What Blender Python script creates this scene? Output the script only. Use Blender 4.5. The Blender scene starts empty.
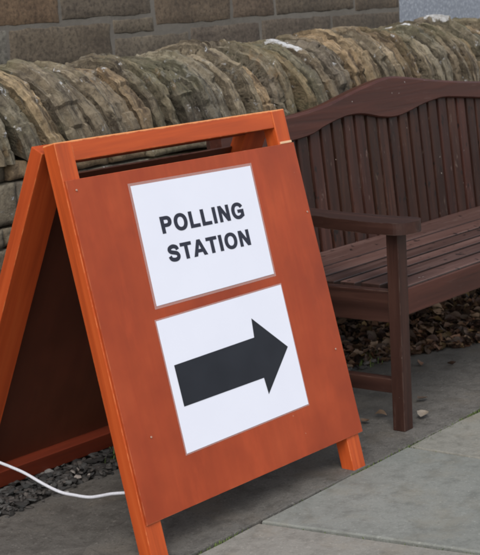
import bpy, bmesh, math, random
from mathutils import Vector, Matrix, noise
random.seed(11)
S = bpy.context.scene
COL = S.collection
R = math.radians

# ------------------------------------------------------------------ helpers
def tag(o, label=None, cat=None, group=None, kind=None):
    if label: o['label'] = label
    if cat: o['category'] = cat
    if group: o['group'] = group
    if kind: o['kind'] = kind
    return o

def link(name, me, mat=None, parent=None):
    o = bpy.data.objects.new(name, me)
    COL.objects.link(o)
    if mat is not None: me.materials.append(mat)
    if parent is not None: o.parent = parent
    return o

def obj(name, bm, mat=None, parent=None, smooth=False):
    me = bpy.data.meshes.new(name)
    bmesh.ops.recalc_face_normals(bm, faces=bm.faces)
    if smooth:
        for f in bm.faces: f.smooth = True
    bm.to_mesh(me); bm.free()
    return link(name, me, mat, parent)

def empty(name, loc=(0, 0, 0), rz=0.0):
    o = bpy.data.objects.new(name, None); COL.objects.link(o)
    o.location = loc; o.rotation_euler = (0, 0, rz); o.empty_display_size = .1
    return o

def box(bm, x0, x1, y0, y1, z0, z1, bev=0.0, M=None):
    vs = [bm.verts.new(p) for p in ((x0,y0,z0),(x1,y0,z0),(x1,y1,z0),(x0,y1,z0),(x0,y0,z1),(x1,y0,z1),(x1,y1,z1),(x0,y1,z1))]
    fs = [bm.faces.new([vs[i] for i in q]) for q in ((0,3,2,1),(4,5,6,7),(0,1,5,4),(1,2,6,5),(2,3,7,6),(3,0,4,7))]
    if M is not None:
        for v in vs: v.co = M @ v.co
    if bev > 0:
        es = {e for f in fs for e in f.edges}
        bmesh.ops.bevel(bm, geom=list(es), offset=bev, segments=2, profile=.6, affect='EDGES')

def prism(bm, pts, axis_pts, bev=0.0):
    """pts: closed outline as 3-D points; axis_pts: extrusion vector"""
    d = Vector(axis_pts)
    a = [bm.verts.new(Vector(p)) for p in pts]
    b = [bm.verts.new(Vector(p) + d) for p in pts]
    fs = [bm.faces.new(a), bm.faces.new(list(reversed(b)))]
    n = len(a)
    for i in range(n):
        fs.append(bm.faces.new((a[i], b[i], b[(i+1) % n], a[(i+1) % n])))
    if bev > 0:
        es = {e for f in fs[:2] for e in f.edges}
        bmesh.ops.bevel(bm, geom=list(es), offset=bev, segments=2, profile=.6, affect='EDGES')

def tube(bm, pts, r, seg=8):
    rings = []
    n = len(pts)
    for i, p in enumerate(pts):
        t = (Vector(pts[min(i+1, n-1)]) - Vector(pts[max(i-1, 0)])).normalized()
        a = t.cross(Vector((0, 0, 1)));
        if a.length < 1e-3: a = t.cross(Vector((1, 0, 0)))
        a.normalize(); b = t.cross(a)
        rings.append([bm.verts.new(Vector(p) + a*r*math.cos(2*math.pi*k/seg) + b*r*math.sin(2*math.pi*k/seg)) for k in range(seg)])
    for i in range(n-1):
        for k in range(seg):
            bm.faces.new((rings[i][k], rings[i][(k+1) % seg], rings[i+1][(k+1) % seg], rings[i+1][k]))
    bm.faces.new(rings[0]); bm.faces.new(list(reversed(rings[-1])))

def nz(p, s=1.0, o=0.0):
    return noise.noise(Vector((p[0]*s+o, p[1]*s+o*1.7, p[2]*s-o)))

# ------------------------------------------------------------------ materials
class MT:
    def __init__(s, name):
        s.m = bpy.data.materials.new(name); s.m.use_nodes = True
        s.nt = s.m.node_tree; s.b = s.nt.nodes['Principled BSDF']
        s.tc = s.nt.nodes.new('ShaderNodeTexCoord')
    def n(s, t, **k):
        x = s.nt.nodes.new(t)
        for a, v in k.items(): setattr(x, a, v)
        return x
    def l(s, a, b): s.nt.links.new(a, b)
    def map(s, scale=(1,1,1), coord='Object'):
        m = s.n('ShaderNodeMapping'); m.inputs['Scale'].default_value = scale
        s.l(s.tc.outputs[coord], m.inputs['Vector']); return m.outputs[0]
    def noise(s, scale, detail=6, rough=.6, vec=None, dist=0.0):
        t = s.n('ShaderNodeTexNoise'); t.inputs['Scale'].default_value = scale
        t.inputs['Detail'].default_value = detail; t.inputs['Roughness'].default_value = rough
        t.inputs['Distortion'].default_value = dist
        s.l(vec if vec is not None else s.tc.outputs['Object'], t.inputs['Vector']); return t.outputs['Fac']
    def vor(s, scale, vec=None, feature='F1', out='Distance'):
        t = s.n('ShaderNodeTexVoronoi', feature=feature); t.inputs['Scale'].default_value = scale
        s.l(vec if vec is not None else s.tc.outputs['Object'], t.inputs['Vector']); return t.outputs[out]
    def ramp(s, fac, stops, interp='LINEAR'):
        r = s.n('ShaderNodeValToRGB'); e = r.color_ramp; e.interpolation = interp
        while len(e.elements) < len(stops): e.elements.new(.5)
        for el, (p, c) in zip(e.elements, stops):
            el.position = p; el.color = (c, c, c, 1) if isinstance(c, (int, float)) else (*c, 1)
        s.l(fac, r.inputs[0]); return r.outputs[0]
    def mix(s, fac, a, b, mode='MIX'):
        m = s.n('ShaderNodeMix', data_type='RGBA', blend_type=mode)
        for i, v in ((0, fac), (6, a), (7, b)):
            if isinstance(v, (int, float)): m.inputs[i].default_value = v
            elif isinstance(v, tuple): m.inputs[i].default_value = (*v, 1)
            else: s.l(v, m.inputs[i])
        return m.outputs[2]
    def math(s, op, a, b=0.0):
        m = s.n('ShaderNodeMath', operation=op)
        for i, v in ((0, a), (1, b)):
            if isinstance(v, (int, float)): m.inputs[i].default_value = v
            else: s.l(v, m.inputs[i])
        return m.outputs[0]
    def attr(s, name, out='Color'):
        a = s.n('ShaderNodeAttribute', attribute_name=name); return a.outputs[out]
    def col(s, c):
        if isinstance(c, tuple): s.b.inputs['Base Color'].default_value = (*c, 1)
        else: s.l(c, s.b.inputs['Base Color'])
    def rough(s, v):
        if isinstance(v, (int, float)): s.b.inputs['Roughness'].default_value = v
        else: s.l(v, s.b.inputs['Roughness'])
    def edges(s, radius=.004, scale=40):
        b = s.n('ShaderNodeBevel', samples=4); b.inputs['Radius'].default_value = radius
        g_ = s.n('ShaderNodeNewGeometry'); d_ = s.n('ShaderNodeVectorMath', operation='DOT_PRODUCT')
        s.l(b.outputs[0], d_.inputs[0]); s.l(g_.outputs['Normal'], d_.inputs[1])
        e = s.math('SUBTRACT', 1.0, d_.outputs['Value'])
        e = s.math('MULTIPLY', e, s.ramp(s.noise(scale, 5, .7), [(.46, 0.0), (.60, 1.0)]))
        return s.ramp(e, [(.02, 0.0), (.10, 1.0)])
    def bump(s, h, strength=.4, dist=.005, prev=None):
        b = s.n('ShaderNodeBump'); b.inputs['Strength'].default_value = strength; b.inputs['Distance'].default_value = dist
        s.l(h, b.inputs['Height'])
        if prev is not None: s.l(prev, b.inputs['Normal'])
        s.l(b.outputs[0], s.b.inputs['Normal']); return b.outputs[0]

def wood_stain(name, axis, c0, c1, c2, rough=.42, gs=1.0, bump=.25, coat=.0, weather=0.0, wc=(.1,.08,.07), tint=False, sky_top=False, edge=None):
    """stained timber, grain running along axis"""
    m = MT(name)
    sc = [34*gs, 34*gs, 34*gs]; sc[axis] = 1.6*gs
    v = m.map(tuple(sc))
    g = m.noise(1.0, 7, .62, v, .6)
    sc2 = [9, 9, 9]; sc2[axis] = .8
    g2 = m.noise(1.0, 4, .5, m.map(tuple(sc2)))
    c = m.ramp(g, [(.28, c0), (.52, c1), (.75, c2)])
    c = m.mix(m.ramp(g2, [(.35, .0), (.7, .55)]), c, tuple(x*.66 for x in c1))
    if weather:
        sc3 = [60, 60, 60]; sc3[axis] = 7
        w = m.ramp(m.noise(1.0, 6, .7, m.map(tuple(sc3))), [(.60, 0.0), (.72, weather)])
        c = m.mix(w, c, wc)
        sp = m.ramp(m.noise(46.0, 3, .6), [(.735, 0.0), (.77, 1.0)])
        c = m.mix(sp, c, (.42, .38, .34))
    if tint:
        fl = m.ramp(m.noise(1.0, 3, .6, m.map((75, 75, 22))), [(.67, 0.0), (.72, .6)]); c = m.mix(fl, c, (.15, .11, .09))
        dk = m.ramp(m.noise(1.0, 2, .5, m.map((42, 42, 24))), [(.66, 0.0), (.70, .9)]); c = m.mix(dk, c, (.01, .006, .005))
        c = m.mix(1.0, c, m.attr('tint'), 'MULTIPLY')
    if edge: c = m.mix(m.math('MULTIPLY', m.edges(.003, 22), .6), c, edge)
    if sky_top:      # pale top faces: sky reflection painted into the colour
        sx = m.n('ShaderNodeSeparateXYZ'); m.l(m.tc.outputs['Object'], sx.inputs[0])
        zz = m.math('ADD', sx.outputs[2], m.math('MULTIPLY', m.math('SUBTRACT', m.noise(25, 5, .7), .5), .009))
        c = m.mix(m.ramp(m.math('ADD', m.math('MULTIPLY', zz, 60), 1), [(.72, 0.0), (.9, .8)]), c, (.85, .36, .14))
    m.col(c)
    m.rough(m.ramp(g, [(.2, rough-.08), (.8, rough+.15)]))
    m.b.inputs['Specular IOR Level'].default_value = .3
    m.bump(g, bump, .002)
    if coat: m.b.inputs['Coat Weight'].default_value = coat; m.b.inputs['Coat Roughness'].default_value = .25
    return m.m

O0, O1, O2 = (.28, .044, .010), (.50, .080, .016), (.64, .128, .028)
M_stile = wood_stain('orange_stained_pine_upright', 2, O0, O1, O2, .42, sky_top=True, edge=(.80, .34, .13))
M_rail = wood_stain('orange_stained_pine_rail', 0, O0, O1, O2, .40, sky_top=True, edge=(.80, .34, .13))
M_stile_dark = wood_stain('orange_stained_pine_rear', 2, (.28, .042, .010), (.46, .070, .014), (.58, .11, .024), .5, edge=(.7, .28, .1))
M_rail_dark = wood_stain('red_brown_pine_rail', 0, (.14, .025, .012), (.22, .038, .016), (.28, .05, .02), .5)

def board_mat(name, a, b, c, spec=.5):
    m = MT(name)
    n1 = m.noise(3.0, 5, .6)
    n2 = m.noise(1.0, 6, .6, m.map((60, 60, 3.0)))
    k = m.ramp(n1, [(.3, a), (.5, b), (.72, c)])
    k = m.mix(m.ramp(n2, [(.35, 0.0), (.8, .35)]), k, tuple(x*.72 for x in b))
    # run marks and scuffs in the stain
    run = m.ramp(m.noise(1.0, 5, .65, m.map((16, 16, 1.2))), [(.52, 0.0), (.72, .35)])
    k = m.mix(m.ramp(m.noise(1.0, 7, .7, m.map((9, 9, 2.2))), [(.52, 0.0), (.7, .4)]), k, tuple(min(1, x*1.5) for x in b))
    k = m.mix(run, k, (b[0]*.8, b[1]*.62, b[2]*.7))
    sp = m.ramp(m.noise(70.0, 2, .5), [(.78, 0.0), (.81, .5)])
    k = m.mix(sp, k, (.5, .3, .22))
    k = m.mix(m.math('MULTIPLY', m.edges(.003, 18), .5), k, (.62, .26, .12))
    m.col(k); m.rough(m.ramp(n1, [(.3, .36), (.7, .52)]))
    m.b.inputs['Specular IOR Level'].default_value = spec
    m.bump(m.noise(1.0, 5, .6, m.map((140, 140, 9))), .12, .001)
    return m.m
M_board = board_mat('red_brown_stained_plywood', (.24, .035, .011), (.335, .052, .015), (.43, .078, .024), .3)
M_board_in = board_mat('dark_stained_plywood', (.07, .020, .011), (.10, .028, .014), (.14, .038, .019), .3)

m = MT('bare_wood_edge'); m.col(m.mix(m.noise(90, 3), (.62, .36, .2), (.8, .55, .34))); m.rough(.7); M_bare = m.m

m = MT('poster_paper')
m.col(m.mix(m.noise(5, 4), (.71, .72, .81), (.765, .775, .86)))
m.rough(.32); m.bump(m.noise(7, 3), .25, .003); m.b.inputs['Coat Weight'].default_value = .15; m.b.inputs['Coat Roughness'].default_value = .3; M_paper = m.m
m = MT('printed_black'); k = m.noise(300, 2, .5); m.col(m.mix(k, (.018, .020, .034), (.034, .036, .055))); m.rough(.5); m.b.inputs['Specular IOR Level'].default_value = .25; M_ink = m.m
m = MT('arrow_black'); k = m.noise(14, 3, .5); m.col(m.mix(k, (.008, .009, .014), (.02, .022, .03))); m.rough(.45); m.b.inputs['Specular IOR Level'].default_value = .3; M_ink2 = m.m
m = MT('clear_laminate'); m.col((.66, .42, .38)); m.rough(.22); m.b.inputs['Alpha'].default_value = .3; M_lam = m.m
m = MT('zinc_screw'); m.col((.42, .27, .2)); m.b.inputs['Metallic'].default_value = .2; m.rough(.45); M_screw = m.m
m = MT('white_cord'); m.col(m.mix(m.noise(200, 2), (.45, .45, .48), (.66, .66, .7))); m.rough(.8); M_cord = m.m

B0, B1, B2 = (.017, .0068, .005), (.040, .0155, .0105), (.072, .030, .020)
def bench_m(name, ax, w=.5): return wood_stain(name, ax, B0, B1, B2, .5, 1.0, .6, 0, w, (.12, .08, .065), edge=(.14, .095, .075))
M_bx = wood_stain('dark_bench_timber_long', 0, (.028, .009, .006), (.066, .020, .013), (.108, .036, .023), .42, 1.0, .6, 0, .35, (.14, .095, .08), edge=(.15, .095, .075)); M_by = bench_m('dark_bench_timber_cross', 1, .3); M_bz = bench_m('dark_bench_timber_upright', 2, .5)
M_bsl = wood_stain('dark_bench_timber_slats', 2, B0, B1, B2, .5, 1.0, .7, 0, .55, (.12, .085, .07), True)
M_bs = wood_stain('dark_bench_timber_seat', 0, (.052, .025, .02), (.105, .055, .044), (.18, .11, .092), .36, 1.0, .5, 0, .6, (.2, .14, .115), True)  # paler than the other bench timber: sky sheen put into the colour

def stone_mat(name, sat=1.0, lichen=1.0, spots=1.0, bump=.9):
    m = MT(name)
    base = m.attr('tint')
    n1 = m.noise(9, 8, .68); n2 = m.noise(38, 7, .7); n3 = m.noise(3.2, 6, .6)
    c = m.mix(m.ramp(n1, [(.3, .0), (.7, 1.0)]), m.mix(1.0, base, (.52, .47, .42), 'MULTIPLY'), m.mix(1.0, base, (1.6, 1.5, 1.35), 'MULTIPLY'))
    c = m.mix(m.ramp(n2, [(.33, .75), (.5, 0.0)]), c, m.mix(1.0, base, (.30, .26, .24), 'MULTIPLY'))
    bd = m.noise(2.4, 7, .65, m.attr('bed', 'Vector')); bd2 = m.noise(7, 5, .7, m.attr('bed', 'Vector'))
    c = m.mix(m.ramp(bd, [(.40, .95), (.485, 0.0)]), c, m.mix(1.0, base, (.26, .22, .19), 'MULTIPLY'))
    c = m.mix(m.ramp(bd2, [(.54, 0.0), (.66, .7)]), c, m.mix(1.0, base, (1.9, 1.88, 1.8), 'MULTIPLY'))
    c = m.mix(m.ramp(n3, [(.50, 0.0), (.66, .45*lichen)]), c, (.115, .112, .055))           # green algae
    c = m.mix(m.ramp(m.noise(13, 9, .75, None, .8), [(.60, 0.0), (.68, .75*lichen)]), c, (.27, .27, .25))   # pale lichen
    c = m.mix(m.ramp(m.noise(8.5, 7, .7, m.map((1, 1.3, .8))), [(.60, 0.0), (.70, .6*lichen)]), c, (.2, .115, .045))  # ochre lichen
    c = m.mix(m.ramp(m.noise(26, 5, .7), [(.64, 0.0), (.68, .8*spots)]), c, (.5, .5, .5))
    w = m.attr('white', 'Fac')
    c = m.mix(m.ramp(m.math('ADD', w, m.math('MULTIPLY', m.math('SUBTRACT', m.noise(60, 5), .5), .8)), [(.5, 0.0), (.62, 1.0)]), c, (.5, .5, .5))
    m.col(c); m.rough(m.ramp(n2, [(.3, .8), (.7, .98)]))
    sp_ = m.noise(85, 6, .75)
    c = m.mix(m.ramp(sp_, [(.34, .7), (.46, 0.0)]), c, m.mix(1.0, base, (.35, .3, .27), 'MULTIPLY')); c = m.mix(m.ramp(sp_, [(.56, 0.0), (.70, .55)]), c, m.mix(1.0, base, (2.1, 2.05, 1.9), 'MULTIPLY')); m.col(c)
    b = m.bump(bd, .6*bump, .015); b = m.bump(n1, .5*bump, .02, b); b = m.bump(n2, .7*bump, .006, b)
    m.bump(m.noise(160, 4, .7), .5*bump, .0015, b)
    return m.m
M_stone = stone_mat('weathered_sandstone')
M_mort = MT('wall_mortar'); k = M_mort.noise(22, 7, .7); M_mort.col(M_mort.mix(k, (.03, .025, .02), (.09, .078, .062))); M_mort.rough(.95); M_mort.bump(k, .8, .01); M_mort = M_mort.m  # mortar colour darkened for dirt and for painted-in crevice shadow

m = MT('dark_building_stone')
base = m.attr('tint'); n1 = m.noise(7, 7, .65); n2 = m.noise(60, 6, .7)
c = m.mix(m.ramp(n1, [(.3, 0.0), (.7, 1.0)]), m.mix(1.0, base, (.68, .65, .62), 'MULTIPLY'), m.mix(1.0, base, (1.3, 1.28, 1.2), 'MULTIPLY'))
c = m.mix(m.ramp(n2, [(.38, .85), (.5, 0.0)]), c, m.mix(1.0, base, (.45, .42, .4), 'MULTIPLY')); c = m.mix(m.ramp(n2, [(.52, 0.0), (.66, .5)]), c, m.mix(1.0, base, (1.7, 1.65, 1.55), 'MULTIPLY'))
c = m.mix(m.ramp(m.noise(1.0, 6, .7, m.map((2.5, 2.5, .7))), [(.5, 0.0), (.68, .5)]), c, (.05, .044, .036))
c = m.mix(m.ramp(m.noise(18, 6, .7), [(.66, 0.0), (.72, .5)]), c, (.17, .16, .14))
m.col(c); m.rough(.9); b = m.bump(n1, .5, .006); m.bump(n2, .7, .004, b); M_bstone = m.m
m = MT('building_mortar'); k = m.noise(30, 7, .7); k2 = m.noise(3, 5); m.col(m.mix(m.ramp(k2, [(.35, .1), (.65, .9)]), m.mix(k, (.085, .074, .062), (.13, .115, .095)), m.mix(k, (.13, .115, .096), (.19, .17, .145)))); m.rough(.95); m.bump(k, .6, .006); M_bmort = m.m
m = MT('grey_harling'); v = m.vor(60); k = m.noise(50, 6, .7)
c = m.mix(k, (.27, .29, .33), (.50, .53, .58)); c = m.mix(m.ramp(v, [(.1, .0), (.55, .55)]), c, (.13, .145, .18)); c = m.mix(m.ramp(m.noise(2.0, 5), [(.4, 0.0), (.7, .4)]), c, (.2, .22, .24))
m.col(c); m.rough(.9); b = m.bump(v, -1.0, .02); m.bump(k, .6, .01, b); M_harl = m.m
m = MT('roof_slate'); k = m.noise(8, 6); m.col(m.mix(k, (.05, .055, .065), (.1, .105, .115))); m.rough(.7); M_slate = m.m

def paving_mat(name, a, b, dark, grain=1.0):
    m = MT(name)
    t = m.attr('tint')
    n1 = m.noise(2.4, 8, .65); n2 = m.noise(16, 8, .72); n3 = m.noise(230, 3, .6)
    c = m.mix(m.ramp(n1, [(.3, 0.0), (.7, 1.0)]), a, b)
    c = m.mix(m.ramp(n2, [(.3, .8), (.52, 0.0)]), c, dark)
    c = m.mix(m.ramp(m.noise(75, 4, .75), [(.3, .7*grain), (.46, 0.0), (.56, 0.0), (.7, .0)]), c, dark)
    c = m.mix(m.ramp(m.noise(55, 4, .75), [(.58, 0.0), (.70, .5*grain)]), c, tuple(x*1.55 for x in b))
    c = m.mix(m.ramp(n3, [(.32, .45*grain), (.5, 0.0), (.68, 0.0)]), c, dark)
    c = m.mix(m.ramp(m.noise(150, 2, .5), [(.66, 0.0), (.74, .5*grain)]), c, tuple(x*1.9 for x in b))
    c = m.mix(m.ramp(m.noise(11, 5, .75), [(.685, 0.0), (.72, .5)]), c, tuple(x*1.8 for x in b))
    c = m.mix(m.ramp(m.noise(4.2, 6, .7), [(.52, 0.0), (.68, .4)]), c, (b[0]*.95, b[1]*.82, b[2]*.66))
    c = m.mix(1.0, c, t, 'MULTIPLY')
    m.col(c); m.rough(m.ramp(n2, [(.3, .62), (.7, .85)]))
    bb = m.bump(n2, .3, .006); m.bump(n3, .5*grain, .002, bb)
    return m.m
M_slab = paving_mat('grey_green_flagstone', (.188, .188, .170), (.250, .248, .226), (.125, .124, .110), .8)
M_strip = paving_mat('worn_concrete', (.088, .081, .071), (.148, .137, .121), (.046, .041, .035), 1.3)
m = MT('joint_soil'); k = m.noise(60, 6, .7); m.col(m.mix(m.ramp(m.noise(9, 4), [(.4, 0.0), (.6, 1.0)]), m.mix(k, (.02, .017, .013), (.05, .042, .032)), m.mix(k, (.03, .035, .014), (.06, .07, .025)))); m.rough(.95); m.bump(k, .8, .006); M_soil = m.m
m = MT('moss'); k = m.noise(90, 4, .7); m.col(m.mix(k, (.045, .066, .016), (.12, .17, .04))); m.rough(.9); M_moss = m.m
m = MT('gravel_stone'); m.col(m.mix(m.noise(90, 5, .7), m.mix(1.0, m.attr('tint'), (.6, .6, .6), 'MULTIPLY'), m.attr('tint'))); m.rough(.8); M_gravel = m.m
m = MT('dry_leaf'); t = m.attr('tint'); m.col(m.mix(m.noise(120, 5, .7), m.mix(1.0, t, (.5, .45, .4), 'MULTIPLY'), t)); m.rough(.62)
m.b.inputs['Transmission Weight'].default_value = 0.0; M_leaf = m.m

def tinted(bm):
    return bm.loops.layers.float_color.new('tint')
def paint(faces, lay, c):
    for f in faces:
        for l in f.loops: l[lay] = (*c, 1)

# ------------------------------------------------------------------ ground
STRIP0 = -.233     # joint line between the flagstones and the concrete strip
bm = bmesh.new(); g = 40
for p in ((-g, -g), (g, -g), (g, g), (-g, g)): bm.verts.new((p[0], p[1], -.022))
bm.faces.new(bm.verts[:] if not bm.verts.ensure_lookup_table() else bm.verts)
tag(obj('ground', bm, M_soil), kind='structure')

def slab(bm, lay, pts, z0=-.05, z1=0.0, tint=(1, 1, 1), nb=.004):
    """one flagstone: irregular edge polygon, chamfered"""
    out = []
    n = len(pts)
    for i in range(n):
        a, b = Vector(pts[i]), Vector(pts[(i+1) % n]); L = (b-a).length; k = max(2, int(L/.045))
        nn = Vector((b-a)).normalized(); pp = Vector((-nn.y, nn.x))
        for j in range(k):
            t = j/k; q = a.lerp(b, t)
            w = nb*nz((q.x, q.y, z0), 9, 3.1) + .6*nb*nz((q.x, q.y, 0), 31, 5) if j else 0
            out.append(q + pp*w)
    c = sum(out, Vector((0, 0)))/len(out)
    rings = []
    for ins, z in ((0, z0), (0, z1-.004), (.0015, z1-.001), (.004, z1)):
        ring = []
        for q in out:
            d = (c-q); d = d.normalized()*ins
            ring.append(bm.verts.new((q.x+d.x, q.y+d.y, z)))
        rings.append(ring)
    m_ = len(out); fs = []
    for a, b in zip(rings, rings[1:]):
        for i in range(m_): fs.append(bm.faces.new((a[i], a[(i+1) % m_], b[(i+1) % m_], b[i])))
    fs.append(bm.faces.new(rings[-1]))
    paint(fs, lay, tint)

bm = bmesh.new(); lay = tinted(bm)
j = .007
def xl(x, y, k): return x + k*(STRIP0-y)          # joints that run slightly askew
rows = [(STRIP0-.012, -1.02), (-1.034, -1.75), (-1.764, -2.6), (-2.614, -3.5), (-3.514, -4.6)]
for r_, (ya, yb) in enumerate(rows):
    if r_ == 0: cuts = [(-2.6, 0), (-1.75, 0), (-1.0, .02), (-.34, .05), (.317, .155), (.965, .005), (1.62, .01), (2.3, 0), (3.1, 0), (3.8, 0), (4.7, 0), (5.6, 0), (6.6, 0)]
    else:
        x = -3.2 + random.random()*.5; cuts = []
        while x < 7: cuts.append((x, 0)); x += random.uniform(.55, .95)
    for (xa, ka), (xb, kb) in zip(cuts, cuts[1:]):
        v = random.uniform(.88, 1.08); tn = (v*random.uniform(.97, 1.05), v, v*random.uniform(.95, 1.02))
        if r_ == 0 and abs(xa-.317) < .01: tn = (.93, .965, .95)
        if r_ == 0 and abs(xa+.34) < .01: tn = (1.08, 1.04, 1.0)
        if r_ == 0 and abs(xa-.965) < .01: tn = (1.02, .99, .93)
        P = [(xl(xa, yb, ka)+j, yb), (xl(xb, yb, kb)-j, yb), (xl(xb, ya, kb)-j, ya), (xl(xa, ya, ka)+j, ya)]
        slab(bm, lay, P, tint=tn, z1=random.uniform(-.0015, .0015))
pv = tag(obj('pavement', bm, M_slab), kind='structure')
bm = bmesh.new(); lay = tinted(bm)
cuts = [-3.4, -1.55, 3.35, 5.2, 7.0]
for a, b in zip(cuts, cuts[1:]):
    slab(bm, lay, [(a+.003, STRIP0-.004), (b-.003, STRIP0-.004), (b-.003, .325), (a+.003, .325)], tint=(1, 1, 1), nb=.006)
tag(obj('path', bm, M_strip), kind='structure')

# moss and small grass along the joints : stuff
bm = bmesh.new()
def blade(x, y, z, h, lean, w=.0016):
    a = random.uniform(0, 6.28); d = Vector((math.cos(a), math.sin(a), 0)); s = Vector((-d.y, d.x, 0))*w
    p0 = Vector((x, y, z)); p1 = p0 + Vector((0, 0, h*.6)) + d*lean*.4; p2 = p0 + Vector((0, 0, h)) + d*lean
    v = [bm.verts.new(q) for q in (p0-s, p0+s, p1+s*.7, p1-s*.7, p2)]
    bm.faces.new(v[:4]); bm.faces.new((v[3], v[2], v[4]))
for i in range(9000):
    x = random.uniform(-.4, 3.5)
    dens = max(0, nz((x, 0, 0), 3.0, 1.3)-.05)*.7 + (1.0 if .90 < x < 1.12 else 0) + (.75 if 1.12 < x < 1.6 else 0) + (.35 if .7 < x < .93 else 0) + (.04 if .35 < x < .7 else 0)
    if random.random() > dens: continue
    y = STRIP0-.008+random.gauss(0, .006 if not .95 < x < 1.08 else .012)
    blade(x, y, -.014, random.uniform(.007, .017), random.uniform(.003, .012), .0022)
for i in range(700):
    y = random.uniform(-1.0, -.25); x = xl(random.choice((.317, .965, .965)), y, .155 if random.random() < .0 else .005)
    if x < .6: x = xl(.317, y, .155)
    if random.random() > .4+nz((x, y, 0), 6): continue
    blade(x+random.gauss(0, .003), y, -.014, random.uniform(.006, .012), random.uniform(.002, .008))
for cx_, cy_, n_ in ((.55, .36, 220), (.62, .41, 90), (1.66, .33, 60)):
    for i in range(n_):
        blade(cx_+random.gauss(0, .035), cy_+random.gauss(0, .016), 0.0, random.uniform(.012, .03), random.uniform(.004, .02), .0022)
tag(obj('moss', bm, M_moss), kind='stuff')

# gravel between the path and the wall : stuff
bm = bmesh.new(); lay = tinted(bm)
box(bm, -4, 7, .32, .66, -.04, -.004)
paint(bm.faces, lay, (.03, .027, .024))
ico = bmesh.new(); bmesh.ops.create_icosphere(ico, subdivisions=1, radius=1)
IV = [v.co.copy() for v in ico.verts]; IF = [[v.index for v in f.verts] for f in ico.faces]; ico.free()
def pebble(x, y, z, r, c):
    M = Matrix.Rotation(random.uniform(0, 6.28), 3, 'Z') @ Matrix.Rotation(random.uniform(0, 6.28), 3, 'X')
    s = Vector((random.uniform(.7, 1.5), random.uniform(.6, 1.1), random.uniform(.35, .7)))*r
    vs = []
    for p in IV:
        q = Vector((p.x*s.x, p.y*s.y, p.z*s.z))*random.uniform(.82, 1.15)
        q = M @ q; q.z *= .75; vs.append(bm.verts.new((x+q.x, y+q.y, z+q.z)))
    for f in IF:
        fc = bm.faces.new([vs[i] for i in f])
        for l in fc.loops: l[lay] = (*c, 1)
for i in range(8200):
    x = random.uniform(-.6, 2.2) if i < 7400 else random.uniform(2.2, 5); y = random.uniform(.305, .62)
    if y < .33 and random.random() < .6: continue
    v = random.choice((.03, .045, .06, .075, .1)); 
    if random.random() < .035: v = .3
    w = random.uniform(-.08, .1)
    pebble(x, y, random.uniform(-.004, .012) + .03*max(0, (y-.45))/.2, random.choice((.005, .007, .009, .011, .014)), (v*(1.04+w), v*.97, v*(.9-w*.5)))
tag(obj('gravel', bm, M_gravel), kind='stuff')

# dead leaves heaped along the foot of the wall : stuff
def leaf(bm, lay, x, y, z, L, c, tilt=.5):
    M = Matrix.Translation((x, y, z)) @ Matrix.Rotation(random.uniform(0, 6.28), 4, 'Z') @ Matrix.Rotation(random.gauss(0, tilt), 4, 'X') @ Matrix.Rotation(random.gauss(0, tilt), 4, 'Y')
    W = L*random.uniform(.28, .42); cu = random.uniform(.3, 1.4); bd = random.uniform(-.6, .9)
    prof = [(0, .05), (.18, .62), (.38, 1.0), (.6, .86), (.8, .5), (1.0, .04)]
    rows_ = []
    for t, w in prof:
        w *= W*random.uniform(.82, 1.12); xx = (t-.5)*L; zz = bd*L*.25*((t-.5)**2*4-.5)
        rows_.append([bm.verts.new(M @ Vector((xx, s*w, zz + cu*abs(s)*w*.55*(1+random.uniform(-.3, .3))))) for s in (-1, 0, 1)])
    for a, b in zip(rows_, rows_[1:]):
        for i in (0, 1):
            f = bm.faces.new((a[i], a[i+1], b[i+1], b[i])); f.smooth = True
            for l in f.loops: l[lay] = (*c, 1)
LC = [(.19, .095, .05), (.13, .065, .038), (.26, .155, .09), (.085, .045, .03), (.2, .12, .075), (.32, .22, .15), (.115, .06, .04), (.2, .13, .05)]
bm = bmesh.new(); lay = tinted(bm)
for i in range(15000):
    x = random.triangular(1.2, 4.4, 2.3); y = random.uniform(.06, .60)
    edge = .34 - .24*min(1, max(0, (x-1.62)/.5)) + .05*nz((x, 0, 0), 4)
    if y < edge: 
        if random.random() > .005: continue
    if x < 1.55 and random.random() < (1.62-x)*2.2: continue
    h = .012 + .085*min(1, max(0, (y-edge)/.35))*min(1, max(.1, (x-1.25)/.6))
    c = random.choice(LC); v = random.choice((.25, .38, .5, .65, .8, 1.15))
    leaf(bm, lay, x, y, random.uniform(.004, h), random.choice((.016, .02, .026, .032, .038, .048)), tuple(q*v for q in c))
tag(obj('leaf_litter', bm, M_leaf), kind='stuff')
# single leaves lying on the path (positions seen in the photo)
for (x, y, L, c, lb) in (
    (1.207, -.143, .05, (.36, .31, .25), 'pale grey curled dead leaf just right of the bench leg foot'),
    (1.35, -.055, .046, (.13, .09, .065), 'thin dark brown dead leaf behind the pale leaf near the bench leg'),
    (1.155, -.035, .038, (.24, .16, .10), 'small tan dead leaf on the path just left of the bench leg'),
    (1.085, -.03, .034, (.16, .10, .065), 'small brown dead leaf beside the orange sign, left of the tan leaf')):
    bm = bmesh.new(); lay = tinted(bm); leaf(bm, lay, 0, 0, .010, L, c, .12)
    o = obj('dead_leaf', bm, M_leaf); o.location = (x, y, .001); tag(o, lb, 'leaf', 'single dead leaves on the path')

# ------------------------------------------------------------------ garden wall with upright coping stones
wall = tag(empty('stone_wall', (0, .8, 0)), 'low rough sandstone wall with upright rounded coping stones behind the bench', 'wall')
WY = .8
def W(o):     # parent to the wall, keep world coordinates
    o.parent = wall; o.location = (0, -WY, 0); return o
SC_ = [(.155, .128, .092), (.135, .115, .085), (.175, .15, .11), (.115, .10, .08), (.165, .125, .08), (.145, .13, .10), (.13, .12, .098), (.18, .14, .09)]

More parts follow.
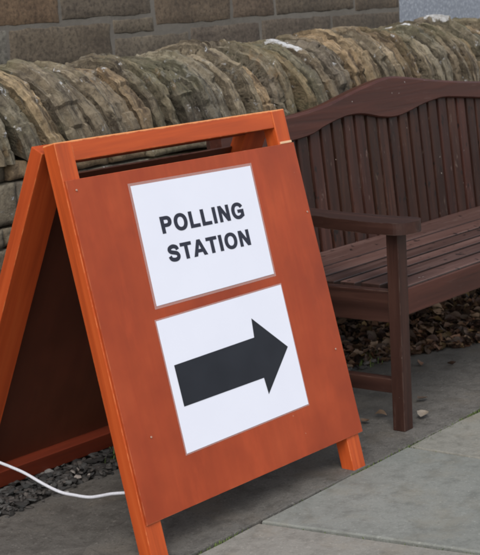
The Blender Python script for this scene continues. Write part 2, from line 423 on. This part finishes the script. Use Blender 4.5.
SC = [(c[0]*1.26, c[1]*1.27, c[2]*1.28) for c in SC_]
def coping(x0, t, h, hw, seed, lean, yaw, white=None):
    """one rough stone slab set on edge, spanning the wall"""
    bm = bmesh.new(); lay = tinted(bm); wl = bm.verts.layers.float.new('white'); bl = bm.verts.layers.float_vector.new('bed')
    NA, NT = 96, 12
    c = random.choice(SC); v = random.uniform(.65, 1.22); c = tuple(q*v for q in c)
    base_z = .793
    ex = random.uniform(.74, .86); ex2 = random.uniform(.86, .98)
    skew = random.uniform(-.10, .04)
    taper = random.uniform(-.25, .25)
    V = []
    rot = Matrix.Rotation(yaw, 4, 'Z')
    for i in range(NA+1):
        a = math.pi*i/NA; ca, sa = math.cos(a), math.sin(a); row = []
        # broken, stepped outline shared by the whole slab
        brk = .035*noise.cell(Vector((a*2.3+seed, seed, 0))) + .02*noise.cell(Vector((a*4.7, seed, 3))) + .045*nz((a, seed, 0), 1.3) + .02*nz((a, seed, 0), 4.1)
        th = t*.5*(1 + taper*ca + .22*nz((a, seed, 5), 1.9))
        for k in range(NT+1):
            s_ = -1+2*k/NT
            edge = 1 - .03*abs(s_)**10 - .03*max(0, s_*(1 if int(seed*10) % 2 else -1))
            bed = .035*noise.cell(Vector((s_*t*26+seed+.5*nz((a, seed, 1), 1.2), a*.55+seed, 0))) + .012*nz((s_*6, a*1.1, seed), 1.5, 3)
            rgh = .010*nz((a*2.5, s_*t*10, seed), 4.3, 2) + .012*noise.cell(Vector((a*3.5+seed, s_*t*30, seed))) + .014*nz((s_*t*3, a, seed), 3.7) + .010*abs(nz((s_*t*8, a*1.6, seed), 5)) + .007*nz((s_*t*20, a*3, seed), 7)
            sc = edge*(1+brk+bed*1.3+rgh)
            py = -math.copysign(abs(ca)**ex2, ca)*hw*sc; pz = abs(sa)**ex*h*sc
            tx = s_*th + .006*nz((a*1.4, 0, seed), 1.5) + .003*nz((a*3, s_, seed), 4)
            p = rot @ Vector((tx + lean*(pz-.1) + skew*py, py, pz))
            vv = bm.verts.new((x0+p.x, WY+p.y, base_z+p.z)); vv[bl] = (s_*t*9+seed, a*.55, 0)
            if white:
                d = max(abs(i/NA-white[0])/white[1], abs(s_-white[2])/white[3]); vv[wl] = max(0, min(1, 1.35-.75*d)) if d < 1.6 else 0
            row.append(vv)
        V.append(row)
    for i in range(NA):
        for k in range(NT): bm.faces.new((V[i][k], V[i][k+1], V[i+1][k+1], V[i+1][k]))
    for k, sgn in ((0, -1), (NT, 1)):
        c0 = Vector((x0+sgn*t*.45, WY, base_z+h*.3)); prev = [V[i][k] for i in range(NA+1)]
        for f_ in (.06, .25, .6):
            cur = []
            for i in range(NA+1):
                p = V[i][k].co.lerp(c0, f_); p.x = V[i][k].co.x*(1-f_*.3)+c0.x*f_*.3 + .006*nz(p, 22, seed)
                w_ = bm.verts.new(p); w_[bl] = (seed+k, i*.2, f_*3); cur.append(w_)
            for i in range(NA): bm.faces.new((prev[i], prev[i+1], cur[i+1], cur[i]))
            prev = cur
        cen = bm.verts.new(c0)
        for i in range(NA): bm.faces.new((prev[i], prev[i+1], cen))
    bm.normal_update()
    for e_ in bm.edges:
        if len(e_.link_faces) == 2 and e_.calc_face_angle(0) > .42: e_.smooth = False
    paint(bm.faces, lay, c)
    o = W(obj('coping_stone', bm, M_stone, None, True)); return o
x = -1.0; n = 0
while x < 5.4:
    t = random.choice((.034, .042, .05, .058, .066, .078)) * random.uniform(.9, 1.12)
    if x < 1.2: t *= 1.25
    xc = x + t/2; wh = None
    if 1.80 < xc+.001 and not getattr(wall, 'get')('w1'): wh = (.41, .085, 0, .9); wall['w1'] = 1
    elif 2.62 < xc and not wall.get('w2'): wh = (.47, .05, 0, .7); wall['w2'] = 1
    elif 2.95 < xc and not wall.get('w3'): wh = (.47, .06, 0, .8); wall['w3'] = 1
    coping(xc, t, (.243+.012*min(1, max(0, x-1.5)))*random.uniform(.90, 1.04), .208*random.uniform(.93, 1.08), n*7.31+2, -.34+.05*math.sin(n*.9)+random.gauss(0, .022), .16+.02*math.sin(n*.7)+random.gauss(0, .012), wh)
    x += t + random.choice((.007, .010, .014, .018, .024)); n += 1
for k in ('w1', 'w2', 'w3'):
    if k in wall: del wall[k]

def block(bm, lay, x0, x1, z0, z1, yf, depth, c, seed, rnd=.012, amp=.012, cell=.03, wavy=.004):
    """front face of one squared rubble stone, edges rounded back"""
    def ticks(a, b):
        n_ = max(2, int((b-a-2*rnd)/cell)); return [a] + [a+rnd + (b-a-2*rnd)*q/n_ for q in range(n_+1)] + [b]
    XS, ZS = ticks(x0, x1), ticks(z0, z1); nx, nzv = len(XS)-1, len(ZS)-1
    V = []
    for i in range(nx+1):
        row = []
        for k in range(nzv+1):
            X, Z = XS[i], ZS[k]
            Y = yf + amp*(nz((X, Z, seed), 9, seed)*1.2 + nz((X, Z, seed), 26, seed)*.6)
            if i in (0, nx) or k in (0, nzv): Y += .0028
            if i < 2 or i > nx-2: X += wavy*(nz((X*2, Z*9, seed), 3, 1)+.6*nz((X*2, Z*9, seed), 11, 1))
            if k < 2 or k > nzv-2: Z += wavy*(nz((X*9, Z*2, seed), 2, 7)+.6*nz((X*9, Z*2, seed), 8, 7))
            row.append(bm.verts.new((X, Y, Z)))
        V.append(row)
    fs = []
    for i in range(nx):
        for k in range(nzv): fs.append(bm.faces.new((V[i][k], V[i+1][k], V[i+1][k+1], V[i][k+1])))
    ring = [V[i][0] for i in range(nx+1)] + [V[nx][k] for k in range(1, nzv+1)] + [V[i][nzv] for i in range(nx-1, -1, -1)] + [V[0][k] for k in range(nzv-1, 0, -1)]
    bk = [bm.verts.new((q.co.x, yf+depth, q.co.z)) for q in ring]
    m_ = len(ring)
    for i in range(m_): fs.append(bm.faces.new((ring[i], bk[i], bk[(i+1) % m_], ring[(i+1) % m_])))
    for f in fs: f.smooth = True
    paint(fs, lay, c)

bm = bmesh.new(); lay = tinted(bm)
for face, (yf, sg) in enumerate(((.605, 1),)):
    z = -.03
    while z < .79:
        h = random.choice((.055, .075, .09, .115)); h = min(h, .797-z)
        if .797-z-h < .035: h = .797-z
        x = -1.1 + random.uniform(-.2, 0)
        while x < 5.5:
            w = random.uniform(.12, .42); c = random.choice(SC); v = random.uniform(.75, 1.2)
            block(bm, lay, x+.005, x+w-.005, z+.004, z+h-.004, yf+random.uniform(-.008, .012), .08, tuple(q*v for q in c), random.random()*50)
            x += w
        z += h
W(obj('rubble_face', bm, M_stone))
bm = bmesh.new(); box(bm, -1.3, 5.6, .640, .995, -.05, .79)
N = 18
pts = [(-1.2, WY-.13*math.cos(math.pi*i/N), .78+.12*math.sin(math.pi*i/N)**.8) for i in range(N+1)]
prism(bm, pts, (6.6, 0, 0))
W(obj('mortar_core', bm, M_mort))

# ------------------------------------------------------------------ buildings behind
bld = tag(empty('stone_building', (1.0, 1.6, 0)), 'dark squared sandstone building wall rising behind the rough coping', 'building')
def PB(o, root):
    o.parent = root; o.location = -root.location; return o
bm = bmesh.new(); lay = tinted(bm); BY = 1.6
DB = [(.118, .092, .068), (.106, .088, .068), (.128, .096, .068), (.10, .082, .064), (.114, .095, .074)]
blocks = [  # the stones seen in the photo: x0,x1,z0,z1, tint
    (.80, 1.644, 1.135, 1.34, (.088, .062, .042)), (1.654, 2.145, 1.142, 1.36, (.066, .057, .048)),
    (1.39, 1.910, .985, 1.120, (.066, .056, .045)), (.85, 1.38, .985, 1.120, (.10, .10, .095)),
    (1.925, 2.155, 1.078, 1.130, (.064, .056, .046)), (1.925, 2.36, .95, 1.062, (.07, .062, .052)),
    (2.17, 2.640, 1.098, 1.36, (.072, .057, .044)), (2.652, 2.940, 1.102, 1.36, (.07, .055, .044)), (2.952, 3.55, 1.104, 1.36, (.066, .056, .046)), (3.562, 3.94, 1.095, 1.36, (.07, .058, .047)),
    (2.375, 2.832, .95, 1.080, (.062, .053, .046)), (2.845, 3.362, .95, 1.086, (.064, .055, .047)), (3.374, 3.94, .95, 1.080, (.058, .05, .042)),
    (.2, .79, 1.135, 1.34, DB[1]), (.2, .84, .985, 1.120, DB[3])]
for i, (a, b, c_, d, t) in enumerate(blocks):
    t = (t[0]*1.58, t[1]*1.46, t[2]*1.32)
    block(bm, lay, a, b, c_, d, BY, .08, t, i*3.3+1, .005, .0015, .03, .006)
z = .0
def course(z, h, xa, xb):
    x = xa
    while x < xb-.02:
        w = random.uniform(.28, .75)
        if x+w > xb-.2: w = xb-x
        t = random.choice(DB); v = random.uniform(.85, 1.2)
        block(bm, lay, x+.006, x+w-.006, z+.006, z+h-.006, BY, .08, tuple(q*v for q in t), random.random()*60, .005, .0015, .05, .006)
        x += w
for (z, h) in ((0, .22), (.22, .2), (.42, .17), (.59, .2), (.79, .155)): course(z, h, -3.5, 3.946)
course(.95, .18, -3.5, .2); course(1.13, .22, -3.5, .2)
z = 1.362
while z < 4.3:
    h = random.choice((.16, .2, .24)); course(z, h, -3.5, 3.946); z += h
PB(obj('stone_face', bm, M_bstone), bld)
bm = bmesh.new(); box(bm, -3.5, 3.944, BY+.0019, BY+4, -.05, z); PB(obj('mortar', bm, M_bmort), bld)
bm = bmesh.new(); prism(bm, [(-3.7, BY-.2, z+.01), (-3.7, BY+4.2, z+.01), (-3.7, BY+2, z+1.9)], (7.6, 0, 0)); PB(obj('roof', bm, M_slate), bld)
hb = tag(empty('harled_building', (8, 1.63, 0)), 'pale blue grey harled wall at the right, joined to the dark stone building', 'building')
bm = bmesh.new(); box(bm, 3.95, 12, BY+.005, BY+4.3, -.05, 3.6); PB(obj('wall', bm, M_harl), hb)
bm = bmesh.new(); prism(bm, [(3.955, BY-.15, 3.61), (3.955, BY+4.5, 3.61), (3.955, BY+2.1, 5.1)], (8.2, 0, 0)); PB(obj('roof', bm, M_slate), hb)

# ------------------------------------------------------------------ the A-frame sign
BT, BB, H, YAW = .2261918, R(25.8), .90575, -.0341226
L = H/math.cos(BT)
sign = tag(empty('sandwich_board', (0, 0, 0), YAW), 'orange stained wooden A-frame board with two white posters standing on the path', 'sign')
def SF(o, back=False):
    o.parent = sign; o.location = (0, .0415 if back else 0, H-.024 if back else H); o.rotation_euler = (BB if back else -BT, 0, 0); return o
T = .038; FY = .003
def leg_front(u0, u1):
    bm = bmesh.new(); box(bm, u0, u1, FY, FY+T, -L-.004, -.0005, .0022)
    for v in bm.verts:                      # saw the foot level with the ground
        if v.co.z < -L+.02: v.co.z += v.co.y*math.tan(BT)*1.0
    return bm
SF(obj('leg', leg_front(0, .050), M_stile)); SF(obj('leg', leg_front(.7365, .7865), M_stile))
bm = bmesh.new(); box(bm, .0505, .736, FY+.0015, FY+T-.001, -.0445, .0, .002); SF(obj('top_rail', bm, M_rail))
bm = bmesh.new(); prism(bm, [(.003, -.0025, -.0845), (.0035, -.0025, -.843), (.7995, -.0025, -.8435), (.789, -.0025, -.0885)], (0, .0052, 0), .0012)
SF(obj('front_board', bm, M_board))
bm = bmesh.new(); box(bm, .7415, .7835, -.0016, .006, -.0876, -.0818, .0008); SF(obj('bare_corner', bm, M_bare))
bm = bmesh.new(); box(bm, .055, .731, FY+.004, FY+T-.004, -.84, -.80, .002); SF(obj('bottom_rail', bm, M_rail_dark))
def disc(u, s, r, M_, name='screw', yo=-.0045):
    bm = bmesh.new(); bmesh.ops.create_cone(bm, cap_ends=True, segments=14, radius1=r, radius2=r*.8, depth=.0016, matrix=Matrix.Translation((u, yo, -s)) @ Matrix.Rotation(math.pi/2, 4, 'X'))
    return SF(obj(name, bm, M_))
for u, s in ((.026, .108), (.073, .665), (.778, .267), (.765, .62)): disc(u, s, .0025, M_screw)
# rear frame
LB = (H-.024)/math.cos(BB)
def leg_back(u0, u1):
    bm = bmesh.new(); box(bm, u0, u1, 0, .036, -LB+.002, 0, .0022)
    for v in bm.verts:
        if v.co.z < -LB+.03: v.co.z -= v.co.y*math.tan(BB) - .0
    for v in bm.verts:
        if v.co.z > -.01: v.co.z -= .002
    return bm
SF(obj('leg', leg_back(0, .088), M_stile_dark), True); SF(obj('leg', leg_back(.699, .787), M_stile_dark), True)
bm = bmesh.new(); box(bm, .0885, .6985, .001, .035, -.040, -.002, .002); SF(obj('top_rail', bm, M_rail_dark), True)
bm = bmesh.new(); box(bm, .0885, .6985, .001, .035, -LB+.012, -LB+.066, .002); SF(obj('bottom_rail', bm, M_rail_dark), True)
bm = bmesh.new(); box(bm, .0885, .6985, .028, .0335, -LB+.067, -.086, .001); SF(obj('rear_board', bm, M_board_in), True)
for u in (.12, .66):   # hinges joining the two frames, inside under the rails
    bm = bmesh.new(); box(bm, u, u+.05, FY+T+.0005, FY+T+.0025, -.04, -.012, .0006); SF(obj('hinge', bm, M_screw))
# restraining cord, slack between the left legs
bm = bmesh.new()
cp = [(.050, -.108, .134), (.040, -.098, .131), (.035, -.075, .127), (.035, -.05, .121), (.036, -.02, .1115), (.035, .01, .1035), (.035, .035, .1005), (.035, .061, .0995), (.035, .095, .0985), (.034, .125, .1025), (.035, .17, .112), (.035, .22, .126), (.035, .27, .1345), (.035, .304, .139), (.035, .36, .148), (.035, .405, .158)]
def catmull(P, n=5):
    P = [Vector(p) for p in P]; out = []
    for i in range(len(P)-1):
        a, b, c, d = P[max(i-1, 0)], P[i], P[i+1], P[min(i+2, len(P)-1)]
        for k in range(n):
            t = k/n; out.append(.5*((2*b)+(c-a)*t+(2*a-5*b+4*c-d)*t*t+(3*b-a-3*c+d)*t**3))
    return out + [P[-1]]
tube(bm, catmull(cp), .0037, 10)
o = obj('cord', bm, M_cord, sign, True); o.rotation_euler = (0, 0, -YAW)

# posters -------------------------------------------------------------
def quad_sheet(pts, y, th, nx=24, nzv=18, wav=0.0):
    """pts TL,TR,BR,BL in (u,s)"""
    bm = bmesh.new(); V = []
    TL, TR, BR, BL = [Vector(p) for p in pts]
    for k in range(nzv+1):
        row = []
        for i in range(nx+1):
            p = TL.lerp(TR, i/nx).lerp(BL.lerp(BR, i/nx), k/nzv)
            row.append(bm.verts.new((p.x, y - wav*(.5+.5*nz((p.x, p.y, 0), 6, 4)), -p.y)))
        V.append(row)
    for k in range(nzv):
        for i in range(nx): bm.faces.new((V[k][i], V[k+1][i], V[k+1][i+1], V[k][i+1]))
    ex = bmesh.ops.extrude_face_region(bm, geom=bm.faces[:])
    for v in ex['geom']:
        if isinstance(v, bmesh.types.BMVert): v.co.y -= th
    return bm
def grow(p, d): 
    c = sum((Vector(q) for q in p), Vector((0, 0)))/4
    return [(q[0] + math.copysign(d, q[0]-c.x), q[1] + math.copysign(d, q[1]-c.y)) for q in p]
P1 = [(.187, .1215), (.602, .1265), (.598, .395), (.1815, .394)]
P2 = [(.1685, .426), (.613, .425), (.6135, .7255), (.168, .7285)]
lam1 = quad_sheet(grow(P1, .0065), -.0028, .0004)
p1 = SF(obj('poster', quad_sheet(P1, -.0034, .0006), M_paper)); p1['label'] = 'upper white poster reading POLLING STATION'
o = obj('laminate', lam1, M_lam, p1)
p2 = SF(obj('poster', quad_sheet(P2, -.0034, .0006), M_paper)); p2['label'] = 'lower white poster with a black arrow pointing right'
o = obj('laminate', quad_sheet(grow(P2, .0035), -.0028, .0004), M_lam, p2)

def arc(cx, cy, rx, ry, a0, a1, n=22, e=.92):
    out = []
    for i in range(n+1):
        a = R(a0+(a1-a0)*i/n); c, s_ = math.cos(a), math.sin(a)
        out.append((cx+rx*math.copysign(abs(c)**e, c), cy+ry*math.copysign(abs(s_)**e, s_)))
    return out
def ribbon(P, w):
    Q = smooth2(P, 6); Lf, Rt = [], []
    for i, q in enumerate(Q):
        a, b = Q[max(i-1, 0)], Q[min(i+1, len(Q)-1)]
        d = Vector((b[0]-a[0], b[1]-a[1])).normalized(); n_ = Vector((-d.y, d.x))*w/2
        Lf.append((q[0]+n_.x, q[1]+n_.y)); Rt.append((q[0]-n_.x, q[1]-n_.y))
    return Lf+Rt[::-1]
def smooth2(P, n):
    P = [Vector((p[0], p[1], 0)) for p in P]; out = []
    for i in range(len(P)-1):
        a, b, c, d = P[max(i-1, 0)], P[i], P[i+1], P[min(i+2, len(P)-1)]
        for k in range(n):
            t = k/n; q = .5*((2*b)+(c-a)*t+(2*a-5*b+4*c-d)*t*t+(3*b-a-3*c+d)*t**3); out.append((q.x, q.y))
    return out + [(P[-1].x, P[-1].y)]
GL = {   # glyph outlines, cap height 1 : advance width, [outlines and counters]
 'P': (.93, [[(.08, 0), (.29, 0), (.29, .375)] + arc(.52, .687, .35, .3125, -90, 90, 14) + [(.08, 1)], [(.29, .545)] + arc(.50, .687, .15, .142, -90, 90, 10) + [(.29, .829)]]),
 'O': (1.09, [arc(.545, .5, .49, .52, 0, 350, 35), arc(.545, .5, .275, .345, 0, 350, 35)]),
 'L': (.85, [[(.08, 0), (.80, 0), (.80, .17), (.29, .17), (.29, 1), (.08, 1)]]),
 'I': (.39, [[(.09, 0), (.30, 0), (.30, 1), (.09, 1)]]),
 'N': (1.01, [[(.09, 0), (.29, 0), (.29, .66), (.70, 0), (.92, 0), (.92, 1), (.72, 1), (.72, .35), (.31, 1), (.09, 1)]]),
 'G': (1.09, [arc(.545, .5, .49, .52, 32, 305, 30) + [(1.0, .14), (1.0, .55), (.55, .55), (.55, .385), (.79, .385), (.79, .245)] + arc(.545, .5, .275, .345, 300, 32, 26)]),
 'S': (.93, [ribbon([(.765, .70), (.70, .84), (.47, .92), (.23, .85), (.165, .72), (.25, .60), (.47, .525), (.69, .445), (.775, .28), (.69, .13), (.47, .078), (.22, .145), (.135, .31)], .195)]),
 'T': (.85, [[(.32, 0), (.53, 0), (.53, .83), (.83, .83), (.83, 1), (.02, 1), (.02, .83), (.32, .83)]]),
 'A': (1.01, [[(0, 0), (.225, 0), (.305, .225), (.705, .225), (.785, 0), (1.01, 0), (.62, 1), (.39, 1)], [(.365, .39), (.645, .39), (.505, .775)]]),
}
def word(txt, u0, u1, sa, sb, track=.09):
    cu = bpy.data.curves.new('t', 'CURVE'); cu.dimensions = '2D'; cu.fill_mode = 'FRONT'; cu.offset = .03
    x = 0
    for ch in txt:
        wd, outs = GL[ch]
        for o_ in outs:
            sp = cu.splines.new('POLY'); sp.points.add(len(o_)-1); sp.use_cyclic_u = True
            for p_, q in zip(sp.points, o_): p_.co = (x+q[0], q[1], 0, 1)
        x += wd+track
    to = bpy.data.objects.new('t', cu); COL.objects.link(to)
    dg = bpy.context.evaluated_depsgraph_get(); dg.update()
    me = bpy.data.meshes.new_from_object(to.evaluated_get(dg))
    bpy.data.objects.remove(to)
    b2 = bmesh.new(); b2.from_mesh(me); bpy.data.meshes.remove(me)
    for f_ in b2.faces: f_.smooth = False
    xs = [v.co.x for v in b2.verts]
    x0, x1 = min(xs), max(xs)
    for v in b2.verts:
        a = (v.co.x-x0)/(x1-x0)
        v.co = (u0 + (u1-u0)*a, -.0043, -(sb + (sa-sb)*v.co.y + .006*a))
    ex = bmesh.ops.extrude_face_region(b2, geom=b2.faces[:])
    for v in ex['geom']:
        if isinstance(v, bmesh.types.BMVert): v.co.y -= .0002
    return b2
obj('lettering', word('POLLING', .2525, .540, .2025, .2395), M_ink, p1)
obj('lettering', word('STATION', .2535, .540, .2695, .3060), M_ink, p1)
bm = bmesh.new()
A = [(.1915, .5315), (.474, .5280), (.4795, .4825), (.586, .575), (.4795, .6680), (.4755, .6270), (.193, .6270)]
prism(bm, [(u, -.0043, -s) for u, s in A], (0, -.0002, 0))
o = obj('arrow', bm, M_ink2, p2)

# ------------------------------------------------------------------ the bench
CX = 1.985; X0, X1 = 1.068, 2*CX-1.068
bench = tag(empty('garden_bench', (CX, .1, 0)), 'dark brown wooden slatted garden bench with curved top rail against the stone wall', 'bench')
def B(o): return PB(o, bench)
LW = .043
def yz_back(t): # t = height above .38 along the back plane -> y, z
    return .40 + t*.09, .37 + t*.9959
for xs in (X0, X1-LW):
    bm = bmesh.new(); box(bm, xs, xs+LW, -.170, -.132, 0, .548, .003); B(obj('front_leg', bm, M_bz))
    bm = bmesh.new()
    prism(bm, [(xs, .395, 0), (xs, .392, .38), (xs, .432, .818), (xs, .474, .816), (xs, .436, .385), (xs, .438, 0)], (LW, 0, 0), .003)
    B(obj('rear_leg', bm, M_bz))
    bm = bmesh.new(); box(bm, xs+.006, xs+LW-.006, -.131, .394, .103, .143, .003); B(obj('stretcher', bm, M_by))
    bm = bmesh.new(); box(bm, xs+.006, xs+LW-.006, -.131, .391, .300, .388, .003); B(obj('side_rail', bm, M_by))
    # arm: flat plank, rounded nose, sweeping
    s = 1 if xs < CX else -1
    cxm = xs+LW/2
    bm = bmesh.new()
    out = []
    n = 20
    wi = .050; wf = .058
    left = [(cxm-wi*.8, .425), (cxm-wi*.85, .25), (cxm-wi*.95, .05), (cxm-wf, -.10)]
    nose = [(cxm - wf*math.cos(math.pi*i/n), -.165 - .052*math.sin(math.pi*i/n)**.75) for i in range(n+1)]
    right = [(cxm+wf, -.10), (cxm+wi*.95, .05), (cxm+wi*.85, .25), (cxm+wi*.8, .425)]
    path = left+nose+right
    def az(y): return .549 + .030*max(0, (y+.1)/.5)**1.4
    a = [bm.verts.new((p[0], p[1], az(p[1]))) for p in path]; b_ = [bm.verts.new((p[0], p[1], az(p[1])+.032)) for p in path]
    m_ = len(path)
    # top and bottom as strips so that the sweep stays smooth
    for k in range(m_//2):
        i, j2 = k, m_-1-k
        if j2-i-1 < 1: break
        bm.faces.new((b_[i], b_[i+1], b_[j2-1], b_[j2]) if j2-1 != i+1 else (b_[i], b_[i+1], b_[j2]))
        bm.faces.new((a[i], a[j2], a[j2-1], a[i+1]) if j2-1 != i+1 else (a[i], a[j2], a[i+1]))
    for i in range(m_): bm.faces.new((a[i], a[(i+1) % m_], b_[(i+1) % m_], b_[i]))
    bmesh.ops.bevel(bm, geom=[e for e in bm.edges if len(e.link_faces) == 2 and e.calc_face_angle(0) > 1.0], offset=.006, segments=3, profile=.6, affect='EDGES')
    B(obj('arm_rest', bm, M_by))
bm = bmesh.new(); box(bm, X0+LW+.001, X1-LW-.001, -.168, -.136, .318, .392, .004); B(obj('front_rail', bm, M_bx))
bm = bmesh.new(); box(bm, X0+LW+.001, X1-LW-.001, -.0+.400, .43, .28, .345, .004); B(obj('rear_rail', bm, M_bx))
# seat slats
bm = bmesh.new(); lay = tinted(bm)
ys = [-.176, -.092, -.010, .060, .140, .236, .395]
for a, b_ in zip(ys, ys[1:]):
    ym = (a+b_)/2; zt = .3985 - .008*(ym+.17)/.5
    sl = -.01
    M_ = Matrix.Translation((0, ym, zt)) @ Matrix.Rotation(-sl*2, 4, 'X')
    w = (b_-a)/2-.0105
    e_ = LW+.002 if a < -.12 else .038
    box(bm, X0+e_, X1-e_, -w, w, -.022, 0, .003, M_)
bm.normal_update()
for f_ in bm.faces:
    v = 1.0 if abs(f_.normal.z) > .5 else .3  # slat sides painted dark, standing for shade in the gaps
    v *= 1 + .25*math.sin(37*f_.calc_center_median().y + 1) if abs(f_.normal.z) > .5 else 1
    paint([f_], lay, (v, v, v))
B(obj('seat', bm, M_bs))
# backrest: slats and shaped top rail
up = [(1.066, .440), (1.25, .446), (1.432, .454), (1.589, .467), (1.71, .488), (1.80, .505), (1.86, .514), (1.92, .523), (1.966, .528)]
lo = [(1.066, .370), (1.30, .373), (1.496, .383), (1.575, .401), (1.66, .417), (1.73, .424), (1.80, .421), (1.85, .413), (1.909, .401), (1.966, .3945)]
up2 = [(2.0, .529), (2.05, .525), (2.14, .514), (2.229, .502), (2.395, .483), (2.63, .463), (2.80, .455), (2.904, .450)]
lo2 = [(2.018, .3945), (2.08, .402), (2.13, .411), (2.178, .419), (2.294, .430), (2.383, .426), (2.617, .402), (2.75, .388), (2.904, .376)]
def smooth(P, n=4):
    P = [Vector((p[0], p[1], 0)) for p in P]; out = []
    for i in range(len(P)-1):
        a, b, c, d = P[max(i-1, 0)], P[i], P[i+1], P[min(i+2, len(P)-1)]
        for k in range(n):
            t = k/n; q = .5*((2*b)+(c-a)*t+(2*a-5*b+4*c-d)*t*t+(3*b-a-3*c+d)*t**3); out.append((q.x, q.y))
    return out + [(P[-1].x, P[-1].y)]
U = smooth(up+up2); Lw = smooth(lo+lo2)
def lerp1(P, x):
    for a, b in zip(P, P[1:]):
        if a[0] <= x <= b[0]: return a[1]+(b[1]-a[1])*(x-a[0])/(b[0]-a[0]+1e-9)
    return P[0][1] if x < P[0][0] else P[-1][1]
bn = Vector((0, -.9959, .09))       # out of the back plane, towards the sitter
def bp(x, t, off):
    y, z = yz_back(t); return Vector((x, y, z)) + bn*off
bm = bmesh.new()
NX = 90; ring = []
for i in range(NX+1):
    x = 1.066+(2.904-1.066)*i/NX
    tu, tl = lerp1(U, x), lerp1(Lw, x)
    prof = [(tl+.004, .026), (tl, .021), (tl, -.018), (tu, -.018), (tu+.001, .018), (tu-.006, .026)]
    ring.append([bm.verts.new(bp(x, t, o_)) for t, o_ in prof])
for i in range(NX):
    for k in range(6): bm.faces.new((ring[i][k], ring[i][(k+1) % 6], ring[i+1][(k+1) % 6], ring[i+1][k]))
bm.faces.new(ring[0]); bm.faces.new(list(reversed(ring[-1])))
B(obj('top_rail', bm, M_bx))
bm = bmesh.new(); lay = tinted(bm)
M2 = Matrix.Translation((0, .40, .37)) @ Matrix.Rotation(-math.atan2(.09, .9959), 4, 'X')
x = X0+LW+.012; k = 0
while x < X1-LW-.04:
    xm = x+.026
    top = lerp1(Lw, xm)+.012; th = random.uniform(-.0015, .0015)
    nf = len(bm.faces)
    box(bm, x, x+.0495, -.012+th, .002+th, -.035, top, .003, M2)
    bm.faces.ensure_lookup_table(); v = random.uniform(.7, 1.3); paint(bm.faces[nf:], lay, (v, v*random.uniform(.9, 1), v*random.uniform(.85, 1)))
    x += .0655; k += 1
B(obj('backrest_slats', bm, M_bsl))
bm = bmesh.new(); box(bm, X0+LW+.001, X1-LW-.001, .0045, .030, -.02, .044, .004, M2); B(obj('lower_back_rail', bm, M_bx))

# ------------------------------------------------------------------ camera
f = 1476.87; C = Vector((-2.2138, -2.2566, 1.18458)); yaw, pitch, roll = .895188, .186756, -.057461
F = Vector((math.sin(yaw)*math.cos(pitch), math.cos(yaw)*math.cos(pitch), -math.sin(pitch)))
r0 = Vector((math.cos(yaw), -math.sin(yaw), 0)); u0 = r0.cross(F)
rr = r0*math.cos(roll)+u0*math.sin(roll); uu = -r0*math.sin(roll)+u0*math.cos(roll)
cam = bpy.data.cameras.new('camera'); co = bpy.data.objects.new('camera', cam); COL.objects.link(co)
Mx = Matrix((rr, uu, -F)).transposed().to_4x4(); Mx.translation = C; co.matrix_world = Mx
cam.sensor_fit = 'HORIZONTAL'; cam.sensor_width = 36; cam.lens = f/480*36; cam.clip_end = 300; cam.clip_start = .05
cam.dof.use_dof = True; cam.dof.focus_distance = 3.35; cam.dof.aperture_fstop = 20
S.camera = co

# ------------------------------------------------------------------ light: dull daylight
w = bpy.data.worlds.new('World'); S.world = w; w.use_nodes = True
nt = w.node_tree; bg = nt.nodes['Background']; sky = nt.nodes.new('ShaderNodeTexSky')
sky.sky_type = 'NISHITA'; sky.sun_disc = False
SE, SA = R(46), R(238)     # sun elevation; compass direction it comes from (clockwise from +y)
sky.sun_elevation = SE; sky.sun_rotation = SA; sky.air_density = 1.2; sky.dust_density = 2.0; sky.ozone_density = 1.0
hs = nt.nodes.new('ShaderNodeHueSaturation'); hs.inputs['Saturation'].default_value = .42      # cloud cover greys the sky
nt.links.new(sky.outputs[0], hs.inputs['Color']); nt.links.new(hs.outputs[0], bg.inputs['Color']); bg.inputs['Strength'].default_value = .145
sun = bpy.data.lights.new('sun', 'SUN'); sun.energy = 1.1; sun.angle = R(32); sun.color = (1.0, .975, .94)
so = bpy.data.objects.new('sun', sun); COL.objects.link(so)
d = Vector((math.sin(SA)*math.cos(SE), math.cos(SA)*math.cos(SE), math.sin(SE)))
so.rotation_euler = d.to_track_quat('Z', 'Y').to_euler(); so.location = d*20
S.view_settings.view_transform = 'Standard'; S.view_settings.look = 'None'; S.view_settings.exposure = 0.5; S.view_settings.gamma = 1
S.render.engine = 'CYCLES'
S.cycles.filter_width = 2.1
